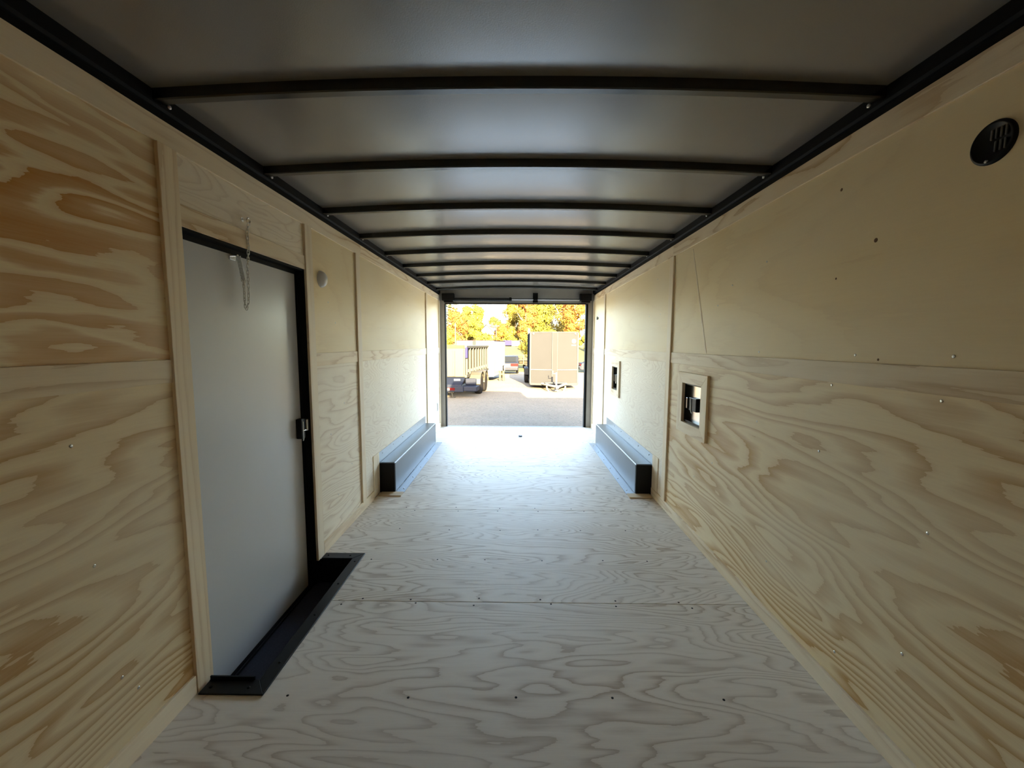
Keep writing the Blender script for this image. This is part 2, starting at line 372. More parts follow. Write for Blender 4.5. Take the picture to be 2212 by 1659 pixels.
# step well in front of the door
st = thing('step_well', (-1.15, 2.0, 0), 'black metal step well with dark carpeted tread below the grey side door', 'step')
def mitre(poly): return MB().prism(poly, .0005, .007)
ox, yA, yB, yC, yD = -.975, 1.46, 1.53, 2.478, 2.545
mitre([(XL+.02, yA), (ox, yA), (SX-.002, yB), (XL+.02, yB)]).build('flange', M['black'], st, bevel=.0015, seg=1)
mitre([(ox, yA), (ox, yD), (SX-.002, yC), (SX-.002, yB)]).build('flange', M['black'], st, bevel=.0015, seg=1)
mitre([(ox, yD), (XL+.02, yD), (XL+.02, yC), (SX-.002, yC)]).build('flange', M['black'], st, bevel=.0015, seg=1)
MB().box(XL+.02, SX-.02, yB-.004, yB+.002, .004, .022).build('flange_lip', M['black'], st)
MB().box(SX-.006, SX-.001, yB, yC, -.158, .002).box(-1.297, SX-.001, yB, yB+.004, -.158, .002).box(-1.297, SX-.001, yC-.004, yC, -.158, .002).build('well_wall', M['black'], st)
bx(-1.33, SX-.001, yB, yC, -.175, -.158).build('tread', M['black'], st)
bx(-1.262, SX-.012, yB+.006, yC-.006, -.158, -.152).build('carpet', M['carpet'], st)
m = MB()
for z in (-1.292, -1.276): m.box(z, z+.006, DY0, DY1, -.158, -.146)
m.build('threshold', M['black'], st)
m = MB()
for x, y in ((-1.2, 1.49), (-1.05, 1.49), (-1.2, 2.512), (-1.06, 2.512), (-1.003, 1.62), (-1.003, 1.93), (-1.003, 2.2), (-1.003, 2.44)):
    m.lathe([(.006, 0), (.006, .0085), (.003, .0105)], (x, y, 0), (0, 0, 1), 10)
m.build('screw_heads', M['black_matt'], st, kind='stuff')

# wheel boxes
def fender(side, label):
    xw = XL if side < 0 else XR; d = -side
    xi = xw+d*.146 if side < 0 else xw+d*.150
    ya, yb, h = 3.65, 5.56, .282
    f = thing('wheel_box', (xw+d*.07, 4.6, 0), label, 'wheel box', 'steel wheel boxes along the walls')
    a, b = sorted((xw, xi))
    bx(a, b, ya+.004, yb-.004, .0, h-.002).build('side_shell', M['steel'], f, bevel=.012, seg=3)
    bx(a+.004, b-.004, ya-.002, ya+.012, .002, h-.006).build('end_plate', M['black'], f, bevel=.003)  # near end: black stands for its dark paint plus the shade on this unlit face
    a, b = sorted((xi, xi+d*.078)); bx(a, b, ya, yb+.03, .0004, .004).build('floor_flange', M['galv'], f)
    a, b = sorted((xw, xw+d*.004)); bx(a, b, ya, yb, h-.006, .372).build('wall_flange', M['galv'], f)
    m = MB()
    for k in range(6): m.lathe([(.006, 0), (.006, .003), (.003, .005)], (xi+d*.05, ya+.1+k*.34, .004), (0, 0, 1), 8)
    for k in range(6): m.lathe([(.006, 0), (.006, .003), (.003, .005)], (xw+d*.004, ya+.1+k*.34, .345), (d, 0, 0), 8)
    m.build('screw_heads', M['zinc'], f, kind='stuff')
    a, b = sorted((xw+d*.02, xi+d*.075)); bx(a, b, 3.555, 3.655, .0004, .010).build('wood_shim', M['wood_end'], f, bevel=.001)
    a, b = sorted((xw, xw+d*.006)); bx(a, b, 3.50, 3.648, .075, .378).build('end_board', M['batten_v'], f, bevel=.001)
    return f
fender(-1, 'dark steel wheel box on the floor along the wall with the grey door')
fender(1, 'dark steel wheel box on the floor along the wall with two framed hatches')

# framed access hatches in the right wall
def hatch(k, y0, y1, z0, z1, label, w=.085):
    h = thing('access_hatch', (XR, (y0+y1)/2, (z0+z1)/2), label, 'hatch', 'framed hatches in the right wall')
    t0, t1 = XR-.019, XR
    Y, Z = (y0-w, y0, y1, y1+w), (z0-w*.9, z0, z1, z1+w*.9)
    for poly in ([(Y[0], Z[3]), (Y[3], Z[3]), (Y[2], Z[2]), (Y[1], Z[2])], [(Y[0], Z[0]), (Y[1], Z[1]), (Y[2], Z[1]), (Y[3], Z[0])]):
        MB().prism(poly, t0, t1, 'x').build('frame_board', M['batten_h'], h, bevel=.001, seg=1)
    for poly in ([(Y[0], Z[0]), (Y[0], Z[3]), (Y[1], Z[2]), (Y[1], Z[1])], [(Y[3], Z[0]), (Y[2], Z[1]), (Y[2], Z[2]), (Y[3], Z[3])]):
        MB().prism(poly, t0, t1, 'x').build('frame_board', M['batten_v'], h, bevel=.001, seg=1)
    x0, x1 = XR+.002, XR+.078
    MB().box(x0, x1, y0-.001, y0+.010, z0, z1).box(x0, x1, y1-.012, y1+.001, z0, z1).box(x0, x1, y0, y1, z1-.012, z1+.001).box(x0, x1, y0, y1, z0-.001, z0+.016).build('liner', M['black'], h)
    bx(XR+.030, XR+.042, y0+.010, y1-.012, z0+.016, z1-.012).build('door_panel', M['silver'], h)
    zc = (z0+z1)/2-.005
    lb = bx(XR+.004, XR+.031, y1-.19, y1-.07, zc-.045, zc+.050).build('latch_body', M['black'], h, bevel=.005)
    bx(XR-.004, XR+.02, y1-.066, y1-.040, zc-.035, zc+.045).build('latch_bolt', M['bow'], lb, bevel=.004)
    MB().tube([(XR+.002, y1-.115, zc+.045), (XR+.002, y1-.115, zc-.045), (XR+.002, y1-.13, zc-.06)], .0035, 6).build('latch_lever', M['zinc'], lb)
hatch(0, *HATCH[0], 'wood-framed access hatch with black latch nearest the camera')
hatch(1, *HATCH[1], 'wood-framed access hatch with black latch above the wheel box, nearer the open rear')

# round black vent, white dome, floor ring, cable bracket, strike
vt = thing('round_vent', (XR, 1.138, 1.885), 'round black slotted vent high on the right plywood wall', 'vent')
c = (XR, 1.138, 1.885)
MB().lathe([(.054, 0), (.054, .003), (.050, .007), (.046, .008), (.044, .005), (.0, .005)], c, (-1, 0, 0), 40).build('vent_disc', M['black'], vt)
for r_, zc_, nn in ((0, .018, 4), (1, -.014, 3)):
    for k in range(nn):
        y = 1.138-.032+k*.011; hz = .013
        bx(XR-.0085, XR-.004, y-.0022, y+.0022, 1.885+zc_-hz, 1.885+zc_+hz).build('slat', M['vent_slot'], vt, bevel=.001, seg=1)
MB().lathe([(.004, .004), (.004, .008), (.002, .009)], (XR, 1.146, 1.841), (-1, 0, 0), 10).build('screw', M['zinc'], vt)
dm = thing('dome_light', (XL, 2.66, 1.766), 'small white dome on plywood right of the side door', 'light')
c = (XL, 2.66, 1.766)
MB().lathe([(.052, 0), (.052, .006), (.048, .008)], c, (1, 0, 0), 36).build('base_ring', M['white_plastic'], dm)
MB().lathe([(.048*math.cos(a), .008+.030*math.sin(a)) for a in [PI/2*i/9 for i in range(10)]], c, (1, 0, 0), 36).build('dome', M['white_plastic'], dm)
rg = thing('floor_ring', (.061, 5.99, 0), 'small recessed tie-down ring in the middle of the floor near the rear sill', 'tie-down')
bx(.02, .105, 5.95, 6.03, .0004, .004).build('plate', M['zinc'], rg, bevel=.001)
MB().tube([(.062+.026*math.cos(a), 5.99+.026*math.sin(a), .0095) for a in [2*PI*i/18 for i in range(18)]], .0055, 8, True).build('ring', M['black'], rg)
bx(.048, .076, 5.955, 5.985, .004, .016).build('clip', M['black'], rg, bevel=.002)
cb = thing('cable_eye', (XR, 6.33, 1.76), 'small dark cable eye on the right wall close to the rear doorway', 'eye')
MB().lathe([(.018, 0), (.018, .004)], (XR, 6.33, 1.755), (-1, 0, 0), 16).build('plate', M['black'], cb)
MB().tube([(XR-.016, 6.33+.013*math.cos(a), 1.755+.022*math.sin(a)) for a in [2*PI*i/14 for i in range(14)]], .006, 8, True).build('ring', M['black'], cb)
sk = thing('strike_plate', (XL, 6.45, .45), 'small dark slot plate on the left wall low beside the rear doorway', 'plate')
bx(XL, XL+.004, 6.42, 6.46, .30, .43).build('plate', M['galv'], sk); bx(XL+.003, XL+.005, 6.434, 6.446, .32, .41).build('slot', M['black_matt'], sk)

# ramp door spring on the header
sp = thing('ramp_spring', (-.1, 6.66, 2.06), 'black torsion spring tube and thin rod under the rear header', 'spring')
m = MB(); pth = []
m.tube([(-1.02, 6.655, 2.062), (-.09, 6.655, 2.066)], .024, 14)
m.build('spring_tube', M['spring_grey'], sp)
k = 90; coil = MB().tube([(-1.0+.9*i/(k*6), 6.655+.026*math.cos(2*PI*i/6), 2.063+.026*math.sin(2*PI*i/6)) for i in range(k*6)], .004, 5)
coil.build('coil', M['black'], sp)
MB().lathe([(.034, 0), (.034, .03), (.02, .04)], (-.12, 6.655, 2.066), (1, 0, 0), 18).build('end_cone', M['black'], sp)
MB().tube([(-.09, 6.655, 2.066), (1.06, 6.655, 2.058)], .009, 8).build('rod', M['zinc'], sp)
MB().tube([(-.09, 6.640, 2.078), (1.06, 6.640, 2.072)], .004, 6).build('cable', M['black'], sp)
MB().box(.255, .335, 6.665, 6.70, 2.02, 2.17).box(.26, .33, 6.635, 6.70, 2.055, 2.085).build('centre_bracket', M['black'], sp, bevel=.003)
for a, b in ((-1.19, -.995), (.995, 1.18)):
    MB().box(a, b, 6.60, 6.70, 2.045, 2.155).box(a+.03, b-.02, 6.62, 6.70, 2.015, 2.05).build('drum_box', M['black'], sp, bevel=.006)

# door check chain: eye bolt, loop of links, spring, door bracket
ch = thing('door_check_chain', (-1.24, 1.925, 1.91), 'zinc chain with spring hanging in a loop across the top of the side door', 'chain')
m = MB(); m.tube([(XL, 1.916, 1.917), (XL+.022, 1.916, 1.917)], .004, 8)
m.tube([(XL+.03, 1.916+.011*math.cos(a), 1.912+.011*math.sin(a)) for a in [2*PI*i/14 for i in range(14)]], .0035, 8, True)
m.lathe([(.010, 0), (.010, .004)], (XL, 1.916, 1.917), (1, 0, 0), 12)
m.build('eye_bolt', M['silver'], ch)
sx, sy, sz = -1.266, 1.905, 1.765
m = MB().box(-1.297, -1.292, 1.885, 1.925, 1.735, 1.772).box(-1.297, -1.268, 1.898, 1.912, 1.752, 1.760); m.build('door_bracket', M['silver'], ch, bevel=.001)
e0, e1 = Vector((sx, sy, sz-.012)), Vector((sx+.006, 1.922, 1.648))
m = MB(); n = 22*8
m.tube([e0.lerp(e1, i/n)+Vector((.008*math.cos(2*PI*i/8), .008*math.sin(2*PI*i/8), 0)) for i in range(n+1)], .0016, 5); m.build('spring', M['zinc'], ch)
m = MB()
for s in (-1, 1):
    m.tube([(e1.x, e1.y+s*.004, e1.z+.03), (e1.x, e1.y+s*.006, e1.z-.004), (e1.x, e1.y+s*.014, e1.z-.008), (e1.x, e1.y+s*.017, e1.z+.002)], .0018, 6)
m.build('spring_hook', M['zinc'], ch)
path = [Vector((XL+.03, 1.918, 1.900)), Vector((XL+.014, 1.928, 1.86)), Vector((XL+.010, 1.936, 1.79)), Vector((-1.256, 1.950, 1.70)), Vector((-1.262, 1.958, 1.60)), Vector((-1.266, 1.956, 1.545)),
        Vector((-1.267, 1.946, 1.522)), Vector((-1.267, 1.936, 1.530)), Vector((-1.265, 1.930, 1.56)), Vector((-1.262, 1.926, 1.61)), Vector((e1.x, e1.y, e1.z-.004))]
seg = [(a, b, (b-a).length) for a, b in zip(path[:-1], path[1:])]; tot = sum(q[2] for q in seg)
def at(d):
    for a, b, l in seg:
        if d <= l: return a.lerp(b, d/l), (b-a).normalized()
        d -= l
    return path[-1].copy(), (path[-1]-path[-2]).normalized()
NL = 34; link_mesh = None
lm = MB(); lm.tube([(.0048*math.cos(a), 0, .0062*(1 if math.sin(a) >= 0 else -1)+.0048*math.sin(a)) for a in [2*PI*(i+.5)/12 for i in range(12)]], .0016, 5, True)
for i in range(NL):
    p, t = at(tot*(i+.5)/NL)
    o = lm.build('link', M['zinc'], ch) if link_mesh is None else bpy.data.objects.new('link', link_mesh)
    if link_mesh is None:
        link_mesh = o.data
        for v in link_mesh.vertices: v.co += Vector(WP[ch.name])
    else: COL.objects.link(o); o.parent = ch
    q = t.to_track_quat('Z', 'Y').to_matrix().to_4x4() @ Matrix.Rotation(PI/2*(i % 2)+.6, 4, 'Z')
    o.matrix_local = Matrix.Translation(p-Vector(WP[ch.name])) @ q

# ---------------------------------------------------------------- outside: yard, trailers, bank, trees
def gz(y):
    if y < 20: return -.55
    if y < 38: return -.55-.65*(y-20)/18
    if y < 56: t = (y-38)/18; return -1.2+2.2*t*t*(3-2*t)
    return 1.0+.012*(y-56)
def ground_mat():
    m, N, L, p = nt('gravel_yard')
    tc = N.new('ShaderNodeTexCoord'); mp = N.new('ShaderNodeMapping'); L.new(tc.outputs['Object'], mp.inputs[0])
    v = N.new('ShaderNodeTexVoronoi'); v.inputs['Scale'].default_value = 26; L.new(mp.outputs[0], v.inputs['Vector'])
    n1 = N.new('ShaderNodeTexNoise'); n1.inputs['Scale'].default_value = 1.3; n1.inputs['Detail'].default_value = 7; n1.inputs['Roughness'].default_value = .7; L.new(mp.outputs[0], n1.inputs['Vector'])
    a = N.new('ShaderNodeMixRGB'); a.inputs[1].default_value = (.063, .053, .039, 1); a.inputs[2].default_value = (.096, .083, .064, 1); L.new(n1.outputs['Fac'], a.inputs[0])
    b = N.new('ShaderNodeMixRGB'); b.blend_type = 'MULTIPLY'; b.inputs[0].default_value = .4; L.new(a.outputs[0], b.inputs[1])
    hv = N.new('ShaderNodeHueSaturation'); hv.inputs['Saturation'].default_value = .12; hv.inputs['Value'].default_value = 1.25; L.new(v.outputs['Color'], hv.inputs['Color']); L.new(hv.outputs[0], b.inputs[2])
    L.new(b.outputs[0], p.inputs['Base Color']); p.inputs['Roughness'].default_value = .9; p.inputs['Specular IOR Level'].default_value = .05
    bp = N.new('ShaderNodeBump'); bp.inputs['Strength'].default_value = .5; bp.inputs['Distance'].default_value = .02; L.new(v.outputs['Distance'], bp.inputs['Height']); L.new(bp.outputs[0], p.inputs['Normal'])
    return m
def two_tone(name, c1, c2, scale, rough=.9, detail=6, stretch=(1, 1, 1)):
    m, N, L, p = nt(name)
    tc = N.new('ShaderNodeTexCoord'); mp = N.new('ShaderNodeMapping'); mp.inputs['Scale'].default_value = stretch; L.new(tc.outputs['Object'], mp.inputs[0])
    n = N.new('ShaderNodeTexNoise'); n.inputs['Scale'].default_value = scale; n.inputs['Detail'].default_value = detail; n.inputs['Roughness'].default_value = .65; L.new(mp.outputs[0], n.inputs['Vector'])
    r = N.new('ShaderNodeMapRange'); r.inputs[1].default_value = .35; r.inputs[2].default_value = .65; L.new(n.outputs['Fac'], r.inputs[0])
    a = N.new('ShaderNodeMixRGB'); a.inputs[1].default_value = rgba(c1); a.inputs[2].default_value = rgba(c2); L.new(r.outputs[0], a.inputs[0]); L.new(a.outputs[0], p.inputs['Base Color'])
    p.inputs['Roughness'].default_value = rough; p.inputs['Specular IOR Level'].default_value = .2
    return m
M['gravel'] = ground_mat()
M['grass'] = two_tone('autumn_grass', (.030, .029, .004), (.052, .042, .006), .5)
rows = [-40, 0, 6, 10, 14, 18, 20, 24, 28, 32, 36, 38, 38.01]
MB().grid(lambda u, v: (-120+240*u, rows[round(v*12)], gz(rows[round(v*12)])), 12, 12, False).build('ground', M['gravel'])['kind'] = 'structure'
rows2 = [37.8+i*1.5 for i in range(13)]+[60, 80, 140, 400]
MB().grid(lambda u, v: (-250+500*u, rows2[round(v*16)], gz(rows2[round(v*16)])+.01), 16, 16).build('grass_bank', M['grass'])['kind'] = 'structure'

M['charcoal'] = flat('charcoal_skin', (.0102, .0108, .0126), .6, 0, .0, .06, 2)
M['charcoal2'] = flat('charcoal_edge', (.0125, .0140, .0165), .6, 0, .02, .08, 6)
M['white_skin'] = flat('white_skin', (0.0720, 0.0720, 0.0684), .4, 0, .2, .03, 2)
M['white_paint'] = flat('white_paint', (0.0675, 0.0675, 0.0641), .5, 0, .2, .05, 8)
M['pale_grey'] = flat('pale_grey', (0.0128, 0.0126, 0.0106), .45, 0, .12, .06, 3)
M['dark_blue'] = flat('dark_blue_grey', (.0030, .0042, .0085), .5, 0, .05, .1, 5)
M['tyre'] = flat('tyre', (.0055, .0053, .0055), .85, 0, .03, .25, 30)
M['red_lens'] = flat('red_lens', (.0200, .0010, .0015), .5, 0, .02, .1, 20)
M['plank'] = flat('grey_plank', (0.0119, 0.0090, 0.0061), .8, 0, .1, .3, 8)
M['rust'] = flat('rusty_red', (0.0284, 0.0126, 0.0079), .7, 0, .1, .2, 8)
M['strip_grey'] = flat('greenish_grey_strip', (.0085, .0105, .0125), .6, 0, .0, .05, 4)
M['roof_rust'] = flat('red_brown_rail', (.012, .0085, .011), .6, 0, .0, .05, 4)
M['glass_dark'] = flat('dark_glass', (.004, .0045, .005), .2, 0, .1, .05, 4)
M['yellow_pole'] = flat('pale_yellow_pole', (0.0315, 0.0268, 0.0142), .7, 0, .1, .1, 4)
M['car_blue'] = flat('blue_grey_car_paint', (.0045, .0055, .0085), .5, 0, .04, .05, 3)
M['blue_sign'] = flat('blue_sign', (.0060, .0062, .0220), .6, 0, .02, .1, 3)

def wheel(root, x, y, r, w, name='wheel', out=1):
    m = MB(); m.lathe([(r*.60, -w/2), (r*.93, -w/2), (r, -w*.34), (r, w*.34), (r*.93, w/2), (r*.60, w/2)], (x, y, r), (1, 0, 0), 28)
    t = m.build(name, M['tyre'], root)
    MB().lathe([(r*.60, -w*.30), (r*.60, w*.40), (r*.52, w*.30), (r*.22, w*.22), (r*.18, w*.46), (r*.02, w*.48)], (x, y, r), (out, 0, 0), 20).build('rim', M['white_paint'], t)
    return t
def enclosed_trailer(label, loc, rz, w, l, h, nose, zb, skin, edge, strip, axles=2, guard=True, sticker=False, group=None, roof=None):
    f = thing('enclosed_trailer', loc, label, 'trailer', group, False, rz)
    hw = w/2
    poly = [(-hw, 0), (-.09, -nose), (.09, -nose), (hw, 0), (hw, l), (-hw, l)]
    MB().prism(poly, zb, h).build('body_shell', skin, f, bevel=.02)
    MB().prism([(x*1.012, y-.01 if y <= 0 else y+.01) for x, y in poly], h-.012, h+.035).build('roof_rail', roof or edge, f, bevel=.01)
    MB().prism([(x*1.012, y-.01 if y <= 0 else y+.01) for x, y in poly], zb-.05, zb+.045).build('base_rail', edge, f, bevel=.01)
    for s in (-1, 1): MB().box(s*hw-.035, s*hw+.035, -.03, .05, zb, h).build('corner_post', edge, f, bevel=.015)
    MB().box(-.125, .125, -nose-.018, -nose+.05, zb, h).build('nose_strip', strip, f, bevel=.015)
    for s in (-1, 1): MB().box(s*.11-.012, s*.11+.012, -nose-.03, -nose, zb, h).build('nose_trim', edge, f)
    if guard:
        for s in (-1, 1):
            p0, p1 = Vector((s*.11, -nose-.012, 0)), Vector((s*hw, -.012, 0))
            MB().tube([(p0.x, p0.y, zb+.62), (p1.x, p1.y, zb+.62)], .013, 6).build('guard_trim', M['white_paint'], f)
    for s in (-1, 1): MB().lathe([(.035, 0), (.035, .015), (.02, .025)], (s*(hw-.12), -.02-nose*.12, h-.05), (0, -1, 0), 10).build('marker_light', M['white_paint'], f)
    if axles == 0:
        for k in (0, 1):
            for s in (-1, 1): wheel(f, s*(hw-.14), l*.5+k*.86, .34, .20, out=s)
    for k in range(axles):
        y = l*.56+k*.86
        for s in (-1, 1): wheel(f, s*(hw+.09), y, .34, .20, out=s)
    for s in (-1, 1) if axles else ():
        a, b = sorted((s*hw, s*(hw+.20)))
        MB().box(a, b, l*.56-.50, l*.56+.86*(axles-1)+.50, .70, .74).box(a, b, l*.56-.56, l*.56-.50, .42, .72).box(a, b, l*.56+.86*(axles-1)+.50, l*.56+.86*(axles-1)+.56, .42, .72).build('fender', edge, f, bevel=.02)
    # A-frame tongue, coupler, jack, chains
    zt = zb+.02; L_ = 1.15+nose
    for s in (-1, 1): MB().tube([(s*hw*.55, -.05, zt), (s*.05, -L_, zt)], .055, 4).build('tongue_beam', M['white_paint'] if sticker else edge, f)
    MB().box(-.06, .06, -L_-.20, -L_+.06, zt-.05, zt+.06).build('coupler', M['white_paint'], f, bevel=.02)
    jk = MB().tube([(.0, -L_+.32, .12), (.0, -L_+.32, zt+.55)], .034, 10).lathe([(.09, 0), (.09, .02), (.04, .05)], (0, -L_+.32, .05), (0, 0, 1), 14).build('jack', M['white_paint'], f)
    MB().tube([(.0, -L_+.32, zt+.50), (-.14, -L_+.32, zt+.50), (-.14, -L_+.32, zt+.62)], .014, 6).build('jack_handle', M['white_paint'], jk)
    MB().box(-.42, .42, -.62, -.50, zt+.05, zt+.11).build('tongue_plate', edge, f, bevel=.01)
    for s, dx in ((-1, .05), (1, .08)):
        MB().tube([(s*(.10+dx)+.24*math.cos(a)*.9, -.9-.05*math.sin(a), zt-.02-.26*math.sin(a)) for a in [PI*i/12 for i in range(13)]], .034, 6).build('safety_chain', M['white_paint'], f)
    if sticker:
        a = Vector((hw, 0, 0)); b = Vector((.09, -nose, 0)); d = (b-a).normalized(); nrm = Vector((d.y, -d.x, 0)); nrm = nrm if nrm.y < 0 else -nrm
        c = a+d*.20+nrm*.012+Vector((0, 0, h-.36))
        MB().lathe([(.095, 0), (.095, .004)], c, nrm, 24).build('round_sticker', M['white_paint'], f)
        q = Matrix(((d.x, nrm.x, 0, c.x), (d.y, nrm.y, 0, c.y), (0, 0, 1, c.z-.17), (0, 0, 0, 1)))
        MB().box(-.10, .10, 0, .004, -.02, .02, q).build('sticker_bar', M['white_paint'], f)
    return f
et = enclosed_trailer('dark grey enclosed cargo trailer with pointed nose and white sticker, facing the open doorway', (1.60, 17.65, gz(17)), 0, 2.02, 5.2, 2.40, .30, .21, M['charcoal'], M['charcoal2'], M['charcoal'], sticker=True)
# raised side door outline and skin seam on the left face
enclosed_trailer('tall white enclosed trailer with grey centre strip, behind the dump trailer', (-2.24, 22.4, gz(22.4)), math.radians(-6), 2.0, 4.6, 2.16, .25, .28, M['white_skin'], M['white_paint'], M['strip_grey'], 1, False, roof=M['roof_rust'])
enclosed_trailer('grey cargo trailer parked alongside on the right, out of the doorway view', (2.67, -1.2, gz(0)), 0, 2.3, 6.45, 2.78, .4, .40, M['charcoal'], M['charcoal2'], M['charcoal2'], 0)

# our own trailer's outside: frame rails and wheels under the floor
uc = MB()
for x in (-.9, .9): uc.box(x-.04, x+.04, Y0, 6.7, -.24, -.121)
uc = uc.build('trim_5', M['black']); uc['kind'] = 'structure'
for s in (-1, 1):
    x = XL+.045 if s < 0 else XR-.045
    for y in (4.15, 5.05):
        MB().lathe([(.2, -.1), (.30, -.1), (.33, -.07), (.33, .07), (.30, .1), (.2, .1)], (x, y, -.22), (1, 0, 0), 24).build('wheel', M['tyre'], uc)

# dump trailer
dt = thing('dump_trailer', (-1.86, 14.9, gz(15)), 'pale ribbed dump trailer with dark tail apron and tandem wheels, left in the yard', 'trailer', None, False, math.radians(-6))
bw, blen, z0, z1 = 2.0, 4.6, .70, 1.84
MB().box(-bw, -bw+.06, 0, blen, z0, z1).box(-.06, 0, 0, blen, z0, z1).box(-bw, 0, blen-.06, blen, z0, z1).box(-bw, 0, 0, blen, z0, z0+.06).build('bed', M['pale_grey'], dt, bevel=.008)
MB().box(-bw+.05, -.05, -.05, .0, z0+.02, z1-.14).build('tailgate', M['pale_grey'], dt, bevel=.008)
for x in (-1.62, -1.2, -.80, -.40): MB().box(x-.03, x+.03, -.085, -.05, z0+.04, z1-.18).build('gate_rib', M['pale_grey'], dt, bevel=.006)
MB().box(-bw+.03, -.03, -.03, .02, z1-.10, z1+.03).build('top_plank', M['plank'], dt, bevel=.004)
MB().box(-.02, .075, -.03, blen, z1-.09, z1+.01).build('top_rail', M['pale_grey'], dt, bevel=.01)
MB().box(-.02, .06, 0, blen, z0-.02, z0+.08).build('bottom_rail', M['pale_grey'], dt, bevel=.01)
for k in range(9):
    y = .12+k*.53; MB().box(0, .07, y-.05, y+.05, z0+.08, z1-.08).build('side_rib', M['pale_grey'], dt, bevel=.012)
    if k: MB().box(.0, .045, y-.33, y-.22, z0+.16, z0+.27).build('tie_ring', M['white_paint'], dt, bevel=.015)
MB().box(.02, .09, -.05, .10, 1.40, z1-.05).build('warning_label', M['blue_sign'], dt, bevel=.005)
MB().prism([(.08, z0+.02), (-.50, .47), (-.50, .42), (.08, z0-.08)], -bw+.12, -.02, 'x').build('tail_apron', M['dark_blue'], dt, bevel=.01)
MB().box(-.34, -.12, -.30, -.28, .60, .66).build('apron_plate', M['white_paint'], dt)
bp_ = MB().box(-bw+.05, .05, -.56, -.46, .22, .43).build('bumper', M['dark_blue'], dt, bevel=.02)
MB().box(.0, .52, -.50, .05, .24, .42).box(.0, .40, -.02, .10, .42, .66).build('side_step', M['dark_blue'], dt, bevel=.03)
for x in (-.47, -1.72): MB().box(x-.22, x+.22, -.575, -.555, .28, .37).build('tail_light', M['red_lens'], bp_, bevel=.004)
for x in (-.50, -.84): MB().box(x-.07, x+.07, -.585, -.57, .285, .35).build('reverse_light', M['white_paint'], bp_, bevel=.004)
MB().tube([(-.42, -.42, .30), (-.36, -.42, .02)], .022, 6).box(-.44, -.28, -.50, -.34, .0, .02).box(-.52, -.30, -.46, -.38, .18, .22).build('stabiliser_leg', M['pale_grey'], dt, bevel=.004)
MB().box(-.35, -.25, -.3, 5.6, .38, .56).box(-bw+.25, -bw+.35, -.3, 5.6, .38, .56).build('chassis', M['dark_blue'], dt)
for y in (.95, 1.85): wheel(dt, .30, y, .37, .24, out=1); wheel(dt, -bw-.30, y, .37, .24, out=-1)
m = MB()
for y in (.95, 1.85):
    n = 9
    for i in range(n-1):
        a, b = PI*i/(n-1), PI*(i+1)/(n-1)
        pa, pb = (y-.46*math.cos(a), .40+.44*math.sin(a)), (y-.46*math.cos(b), .40+.44*math.sin(b))
        m.prism([pa, pb, (pb[0], pb[1]+.03), (pa[0], pa[1]+.03)], .02, .46, 'x')
m.build('fender', M['pale_grey'], dt)
MB().tube([(-.1-bw/2, blen, .45), (-bw/2, blen+.9, .45)], .06, 6).build('tongue', M['dark_blue'], dt)

# small things between the trailers
pst = thing('yellow_post', (-.80, 22.3, gz(22.3)), 'short pair of pale yellow posts at the corner of the white trailer', 'post', None, False)
for x in (-.10, .10): MB().tube([(x, 0, 0), (x*.8, 0, .55)], .06, 10).build('post', M['yellow_pole'], pst)
MB().box(-.14, .14, -.05, .05, .34, .40).build('crossbar', M['yellow_pole'], pst)

def car(label, loc, rz, paint, name='parked_car'):
    c = thing(name, loc, label, 'car', None, False, rz)
    side = [(0, .30), (.02, .62), (.10, .88), (.55, .93), (1.05, 1.38), (2.6, 1.40), (3.3, .95), (4.2, .82), (4.35, .40), (4.3, .25), (0.1, .25)]
    MB().prism(side, -.86, .86, 'x').build('body', paint, c, bevel=.06, seg=3)
    MB().prism([(.50, .95), (1.0, 1.34), (1.02, 1.33), (.52, .93)], -.66, .66, 'x').build('rear_window', M['glass_dark'], c)
    for s in (-1, 1): MB().box(s*.875-.01, s*.875+.01, 1.05, 2.9, .95, 1.30).build('side_window', M['glass_dark'], c)
    MB().box(-.82, .82, -.06, .08, .30, .52).build('bumper', M['dark_blue'], c, bevel=.03)
    MB().box(-.80, .80, -.05, .02, .53, .58).build('bumper_strip', M['white_paint'], c)
    for s in (-1, 1): MB().box(s*.55-.28, s*.55+.28, -.01, .06, .62, .82).build('tail_light', M['red_lens'], c, bevel=.02)
    MB().box(-.18, .18, -.01, .03, .66, .78).build('number_plate', M['white_paint'], c)
    for y in (.85, 3.4):
        for s in (-1, 1): wheel(c, s*.78, y, .31, .2, out=s)
    return c
car('dark blue-grey car with red tail lights beyond the white trailer', (-.72, 32.5, gz(32.5)), 0, M['car_blue'])
car('black car half hidden behind the right doorway post', (5.65, 37.4, gz(37.4)), math.radians(-90), M['dark_blue'])
ut = thing('utility_trailer', (.45, 39.5, gz(39.5)), 'low open utility trailer with rust red rails, right of the blue-grey car', 'trailer', None, False, math.radians(8))
MB().box(-1.3, .9, 0, 1.6, .55, .65).build('deck', M['plank'], ut)
for z in (.95, 1.45): MB().box(-1.3, .9, -.03, .03, z, z+.07).build('side_rail', M['rust'], ut)
for x in (-1.25, -.5, .2, .85): MB().box(x-.03, x+.03, -.03, .03, .65, 1.45).build('stake', M['yellow_pole'], ut)
for y in (.2, 1.4): wheel(ut, .5, y, .3, .18)
MB().box(-.2, .75, .3, 1.3, .65, 1.2).build('load', M['plank'], ut, bevel=.15, seg=3)

